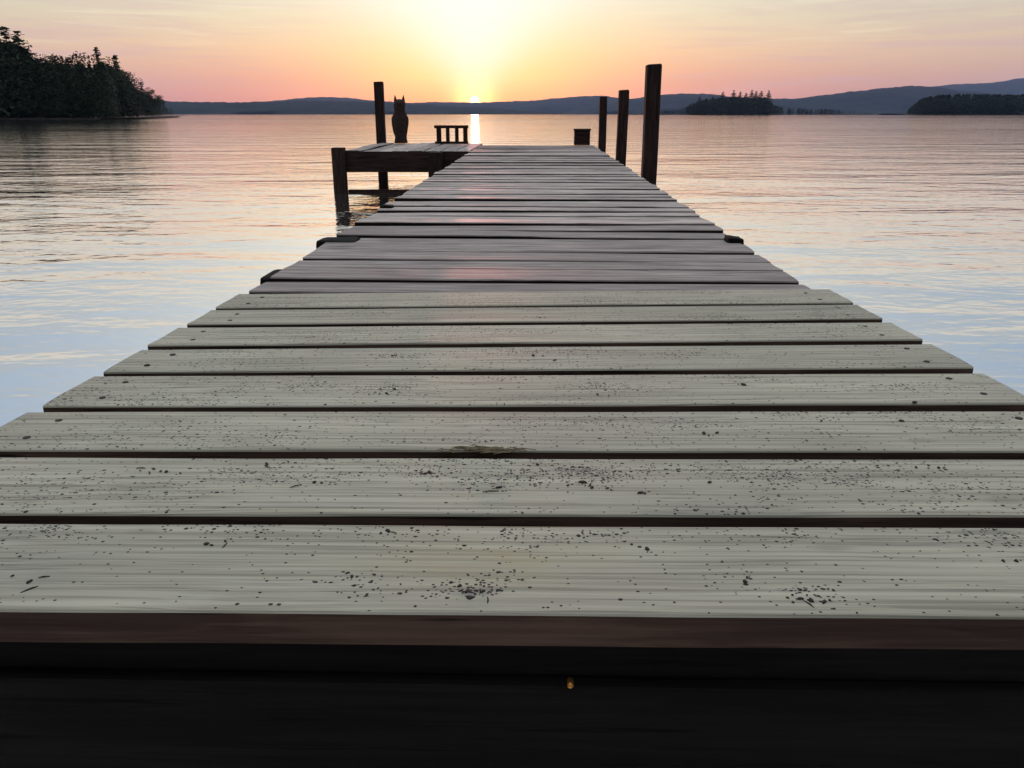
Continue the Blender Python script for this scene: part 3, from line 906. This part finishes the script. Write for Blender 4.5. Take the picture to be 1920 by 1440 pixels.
# dense wood behind and between them: one mass nobody could count
def wood_mass(name, pts_fn, count, seed, label=None, leafn=620, mat='leaf', ls=1.0):
    rs = random.Random(seed)
    m_ = MB()
    for k in range(count):
        px, py, d, g = pts_fn(rs)
        top = at_dist(px, py, d); h = max(1.0, top.z - g)
        w = h * rs.uniform(.20, .34)
        c = Vector((top.x, d, g))
        conic = rs.random() < .4
        for q in range(leafn):
            z = rs.random() ** .8
            rr = (w * (1 - z) ** .7 * .9 + .05 * h * (1 - z)) if conic else w * math.sqrt(max(0, 1 - (2 * z - 0.9) ** 2 * .8)) * (1 if z < .8 else (1 - z) / .2 * .8 + .2)
            a = rs.uniform(0, 6.28); rr *= rs.uniform(.35, 1.1)
            p = c + Vector((math.cos(a) * rr, math.sin(a) * rr, z * h))
            s = h * rs.uniform(.014, .030) * ls
            e1 = Vector((rs.uniform(-1, 1), rs.uniform(-1, 1), rs.uniform(-.5, .5))).normalized() * s
            e2 = e1.cross(Vector((rs.uniform(-1, 1), rs.uniform(-1, 1), rs.uniform(-1, 1)))).normalized() * s * .8
            m_.add([p - e1, p + e2, p + e1, p - e2], [(0, 1, 2, 3)])
    o = m_.build(name, M[mat])
    tag(o, kind='stuff')
    return o
SKY = [(-420, 70), (-200, 60), (-30, 66), (45, 80), (62, 108), (90, 112), (200, 114), (218, 116), (232, 134), (248, 150), (264, 160), (280, 170), (296, 180), (312, 188), (345, 194)]
def sky_y(px):
    for a, b_ in zip(SKY[:-1], SKY[1:]):
        if a[0] <= px <= b_[0]: return a[1] + (b_[1] - a[1]) * (px - a[0]) / (b_[0] - a[0])
    return 100
def shore_d(px):
    return 128 if px < 190 else 128 + ((px - 190) / 120.0) ** 1.5 * 250
def left_pts(rs):
    px = rs.uniform(-380, 325) if rs.random() < .5 else rs.uniform(-20, 325)
    d = shore_d(px) + rs.choice((2, 6, 12, 20)) * rs.uniform(.7, 1.3)
    y = sky_y(px) + abs(rs.gauss(0, 1)) * 7 + 6
    if rs.random() < .45: y += (214 - y) * rs.uniform(.1, .6)
    return px, y, d, 0.2
wood_mass('shore_woods', left_pts, 260, 11)
def bank(name, pts, inland, z, far=False):
    """low earth bank: shoreline points (px, distance), rising inland"""
    vs = []; fs = []
    offs = [(-1.5, -0.4), (0.0, 0.12), (inland * .15, z * .5), (inland, z), (inland * 1.6, z * .9), (inland * 2.2, -0.5)]
    for i, (px, d) in enumerate(pts):
        b_ = at_dist(px, 214, d)
        for (o_, zz) in offs:
            vs.append((b_.x * (1 + .2 * o_ / d), d + o_ + noise.noise(Vector((px * .1, o_, 0))) * min(3, inland * .05), zz + (.15 * noise.noise(Vector((px * .3, o_ * .2, 2))) if 0 < zz else 0)))
    n = len(offs)
    for i in range(len(pts) - 1):
        for j in range(n - 1):
            fs.append((i * n + j, (i + 1) * n + j, (i + 1) * n + j + 1, i * n + j + 1))
    m_ = MB(); m_.add(vs, fs)
    o = m_.build(name, M['soil'], smooth=True); tag(o, kind='structure')
bank('shore_ground', [(px, shore_d(px) - 1) for px in range(-420, 300, 8)], 22, 0.14)

# small island with pines, and the dark headland on the right
GI = 'pines on the small wooded island'
isl = [(1312, 180, 'leftmost'), (1337, 181, ''), (1356, 172, ''), (1376, 169, 't'), (1388, 172, ''), (1399, 174, ''), (1410, 168.5, 'tt'), (1419, 171, ''), (1428, 170, 's'), (1442, 169.5, 'last')]
labs = {'last': 'rightmost pine standing a little apart at the end of the small wooded island'}
isl_n = 0
words_i = ['leftmost pine where the small wooded island starts to rise', 'second pine from the left on the small wooded island', 'third pine from the left on the small wooded island, broad and dark',
           'fourth pine from the left on the small wooded island', 'fifth pine from the left on the small wooded island', 'fifth pine from the right on the small wooded island',
           'fourth pine from the right, one of the highest on the small wooded island', 'third pine from the right on the small wooded island', 'second pine from the right on the small wooded island', labs['last']]
for i, (px, py, _) in enumerate(isl):
    tree('pine', px, py, 900 + (i * 37 % 11), words_i[i], ground=1.0, group=GI, var=(5, 6, 7)[i % 3], wide=1.0, width=.36, bare=.06)
ISK = [(1180, 212.5), (1240, 207), (1275, 202), (1300, 193), (1325, 185), (1360, 182.5), (1436, 182.5), (1450, 196), (1475, 202), (1560, 204), (1600, 208), (1640, 211)]
def isl_pts(rs):
    px = rs.uniform(1190, 1630) if rs.random() < .6 else rs.uniform(1290, 1455)
    for a, b_ in zip(ISK[:-1], ISK[1:]):
        if a[0] <= px <= b_[0]: y = a[1] + (b_[1] - a[1]) * (px - a[0]) / (b_[0] - a[0])
    return px, min(213, y + abs(rs.gauss(0, 1)) * 2.5), 900 + rs.uniform(-6, 20), 0.5
wood_mass('island_woods', isl_pts, 330, 12, leafn=120, ls=2.3)
bank('island_ground', [(px, 893) for px in range(1180, 1650, 10)], 30, 1.0)
HSK = [(1700, 206), (1716, 193), (1730, 184), (1760, 178), (1800, 176.5), (1830, 176), (1880, 177), (1930, 177), (2300, 172)]
def head_pts(rs):
    px = rs.uniform(1704, 2100) if rs.random() < .7 else rs.uniform(1704, 1925)
    for a, b_ in zip(HSK[:-1], HSK[1:]):
        if a[0] <= px <= b_[0]: y = a[1] + (b_[1] - a[1]) * (px - a[0]) / (b_[0] - a[0])
    if rs.random() < .5: y += (212 - y) * rs.uniform(.0, .6)
    return px, min(211, y + abs(rs.gauss(0, 1)) * 1.2), 780 + rs.uniform(-6, 40), 0.5
wood_mass('headland_woods', head_pts, 330, 13, leafn=120, ls=2.4)
bank('headland_ground', [(px, 770) for px in range(1700, 2160, 10)], 40, 1.2)

# ------------------------------------------------------------------ air
HAZE = True
if HAZE:
    m = bpy.data.materials.new('haze_air'); m.use_nodes = True
    nt = m.node_tree
    nt.nodes.remove(nt.nodes['Principled BSDF'])
    v = nt.nodes.new('ShaderNodeVolumePrincipled')
    v.inputs['Color'].default_value = (0.42, 0.60, 1.0, 1)
    v.inputs['Density'].default_value = 3.2e-5
    v.inputs['Anisotropy'].default_value = 0.5
    nt.links.new(v.outputs[0], nt.nodes['Material Output'].inputs['Volume'])
    mb = MB(); mb.box((0, 5880, 210), (19200, 12040, 430))
    hz = mb.build('haze', m)
    tag(hz, kind='stuff')

# ------------------------------------------------------------------ sky
SUN_AZ = math.degrees(math.atan2(ray(890, 189).x, ray(890, 189).y))
SUN_EL = math.degrees(math.asin(ray(890, 189).normalized().z))
print('sun', SUN_AZ, SUN_EL)
w = bpy.data.worlds.new('World'); scene.world = w; w.use_nodes = True
nt = w.node_tree; n = N(nt)
bg = nt.nodes['Background']; out = nt.nodes['World Output']
tc = nt.nodes.new('ShaderNodeTexCoord')
sep = nt.nodes.new('ShaderNodeSeparateXYZ'); n.link(tc.outputs['Generated'], sep.inputs[0])
X, Y, Z = sep.outputs
DEG = 57.29578
el = n.math('MULTIPLY', n.math('ARCSINE', Z), DEG)
el = n.math('MAXIMUM', el, 0.0)
az = n.math('SUBTRACT', n.math('MULTIPLY', n.math('ARCTAN2', X, Y), DEG), SUN_AZ)
aaz = n.math('ABSOLUTE', az)
# elevation ramp: position = sqrt(el / 90) keeps detail low down
fac = n.math('SQRT', n.math('DIVIDE', el, 90.0))
def P(e): return math.sqrt(e / 90)
base = n.ramp(fac, [(P(0), (.54, .22, .205, 1)), (P(1.0), (.58, .245, .20, 1)), (P(2.2), (.67, .345, .245, 1)), (P(4), (.75, .54, .36, 1)), (P(6), (.70, .645, .47, 1)),
                    (P(8.5), (.70, .69, .60, 1)), (P(12), (.40, .47, .50, 1)), (P(17), (.26, .38, .53, 1)), (P(27), (.13, .24, .47, 1)), (P(39), (.16, .28, .50, 1)), (P(54), (1.12, 1.20, 1.24, 1)), (P(90), (1.60, 1.60, 1.50, 1))])
# away from the sun: duskier, cooler
side = n.math('MULTIPLY', n.ramp(n.math('DIVIDE', aaz, 180.0), [(0.08, 0.0), (0.25, 1.0)]), n.ramp(fac, [(P(3), 1.0), (P(14), 0.0)]))
base = n.mixc(n.math('MULTIPLY', side, 0.70), base, (.46, .355, .325, 1))
# streaky clouds
cl = n.noise(n.mapping(tc.outputs['Generated'], (5.0, 5.0, 75), (0.4, 0, 0.3)), 1.0, 5, 0.6, 0.5)
cm = n.math('MULTIPLY', n.ramp(cl, [(0.48, 0.0), (0.64, 1.0)]), n.ramp(fac, [(P(.6), 0.0), (P(1.8), 1.0), (P(4.5), .8), (P(9), .2)]))
cm = n.math('MULTIPLY', cm, n.ramp(n.math('DIVIDE', aaz, 60.0), [(0.03, 0.0), (0.25, 1.0)]))
base = n.mixc(n.math('MULTIPLY', cm, 0.55), base, (.56, .38, .42, 1))
lc = n.noise(n.mapping(tc.outputs['Generated'], (6.0, 6.0, 90), (2.4, 0, 1.3)), 1.0, 4, 0.55, 0.4)
base = n.mixc(n.math('MULTIPLY', n.ramp(lc, [(0.58, 0.0), (0.72, 1.0)]), n.ramp(fac, [(P(2.5), 0.0), (P(4.5), .26), (P(12), .15)])), base, (1.0, .93, .72, 1))
# glow fan round the sun
def gauss(x, wdt):
    q = n.math('DIVIDE', x, wdt)
    return n.math('POWER', 2.71828, n.math('MULTIPLY', n.math('MULTIPLY', q, q), -1.0))
wy = n.math('ADD', n.math('MULTIPLY', el, 1.0), 5.6)
wo = n.math('ADD', n.math('MULTIPLY', el, 0.6), 11.0)
ww = n.math('ADD', n.math('MULTIPLY', n.math('MULTIPLY', el, el), 0.07), n.math('ADD', n.math('MULTIPLY', el, 0.30), 1.1))
vf = gauss(el, 22.0)
base = n.mixc(n.math('MULTIPLY', gauss(aaz, wo), n.math('MULTIPLY', gauss(el, 3.4), .95)), base, (1.0, .40, .12, 1))
ye = n.math('MULTIPLY', n.math('MULTIPLY', gauss(aaz, wy), vf), n.ramp(fac, [(P(0.2), 0.35), (P(2.2), 1.0)]))
yc = n.ramp(fac, [(P(0.8), (1.0, .50, .11, 1)), (P(2.2), (.98, .80, .24, 1)), (P(4.2), (.86, .84, .44, 1)), (P(7), (.82, .87, .68, 1))])
base = n.mixc(n.math('MULTIPLY', ye, 0.92), base, yc)
wh = n.math('MULTIPLY', gauss(aaz, ww), vf)
wh = n.math('MULTIPLY', n.math('MULTIPLY', wh, 0.95, clamp=True), n.ramp(fac, [(P(1.2), 0.08), (P(3.6), .78), (P(6.5), 1.0)]))
base = n.mixc(wh, base, (.90, .965, .955, 1))
# the sun's own disc and aureole
de = n.math('SUBTRACT', n.math('MULTIPLY', n.math('ARCSINE', Z), DEG), SUN_EL)
dist = n.math('SQRT', n.math('ADD', n.math('MULTIPLY', az, az), n.math('MULTIPLY', de, de)))
disc = n.math('MULTIPLY', n.math('LESS_THAN', dist, 0.30), 7.0)
aur = n.math('MULTIPLY', gauss(dist, 1.25), 1.5)
base = n.mixc(1.0, base, n.mixc(1.0, (1, .62, .18, 1), n_comb(n, n.math('ADD', disc, aur)), 'MULTIPLY'), 'ADD')
# dim sky behind (towards the dark wooded shore the dock starts from)
front = n.ramp(Y, [(0.0, 0.0), (0.55, 1.0)]) if False else n.ramp(n.math('ADD', n.math('MULTIPLY', Y, 0.5), 0.5), [(0.30, 0.0), (0.62, 1.0)])
high = n.ramp(n.math('DIVIDE', el, 90.0), [(0.15, 0.0), (0.7, 1.0)])
keep = n.math('MAXIMUM', front, high)
keep = n.math('ADD', n.math('MULTIPLY', keep, 0.88), 0.12)
base = n.mixc(1.0, base, n_comb(n, keep), 'MULTIPLY')
sky = nt.nodes.new('ShaderNodeTexSky'); sky.sky_type = 'NISHITA'; sky.sun_disc = False
sky.sun_elevation = R(SUN_EL); sky.sun_rotation = R(SUN_AZ)
tot = n.mixc(1.0, base, n.mixc(1.0, sky.outputs[0], (.04, .04, .04, 1), 'MULTIPLY'), 'ADD')
n.link(tot, bg.inputs[0]); bg.inputs[1].default_value = 1.0

sl_ = bpy.data.lights.new('sun', 'SUN'); sl_.energy = 1.0; sl_.angle = R(0.5); sl_.color = (1.0, .36, .30)
so = bpy.data.objects.new('sun', sl_); COL.objects.link(so)
sd = ray(890, 184).normalized()
so.rotation_euler = sd.to_track_quat('Z', 'Y').to_euler()

# ------------------------------------------------------------------ render settings
scene.view_settings.view_transform = 'Standard'
scene.view_settings.look = 'None'
scene.view_settings.exposure = 0.0
scene.view_settings.gamma = 1.0
cy = scene.cycles
cy.use_denoising = True
cy.max_bounces = 6; cy.volume_bounces = 1; cy.transparent_max_bounces = 4
cy.sample_clamp_indirect = 6.0
cy.sample_clamp_direct = 30.0
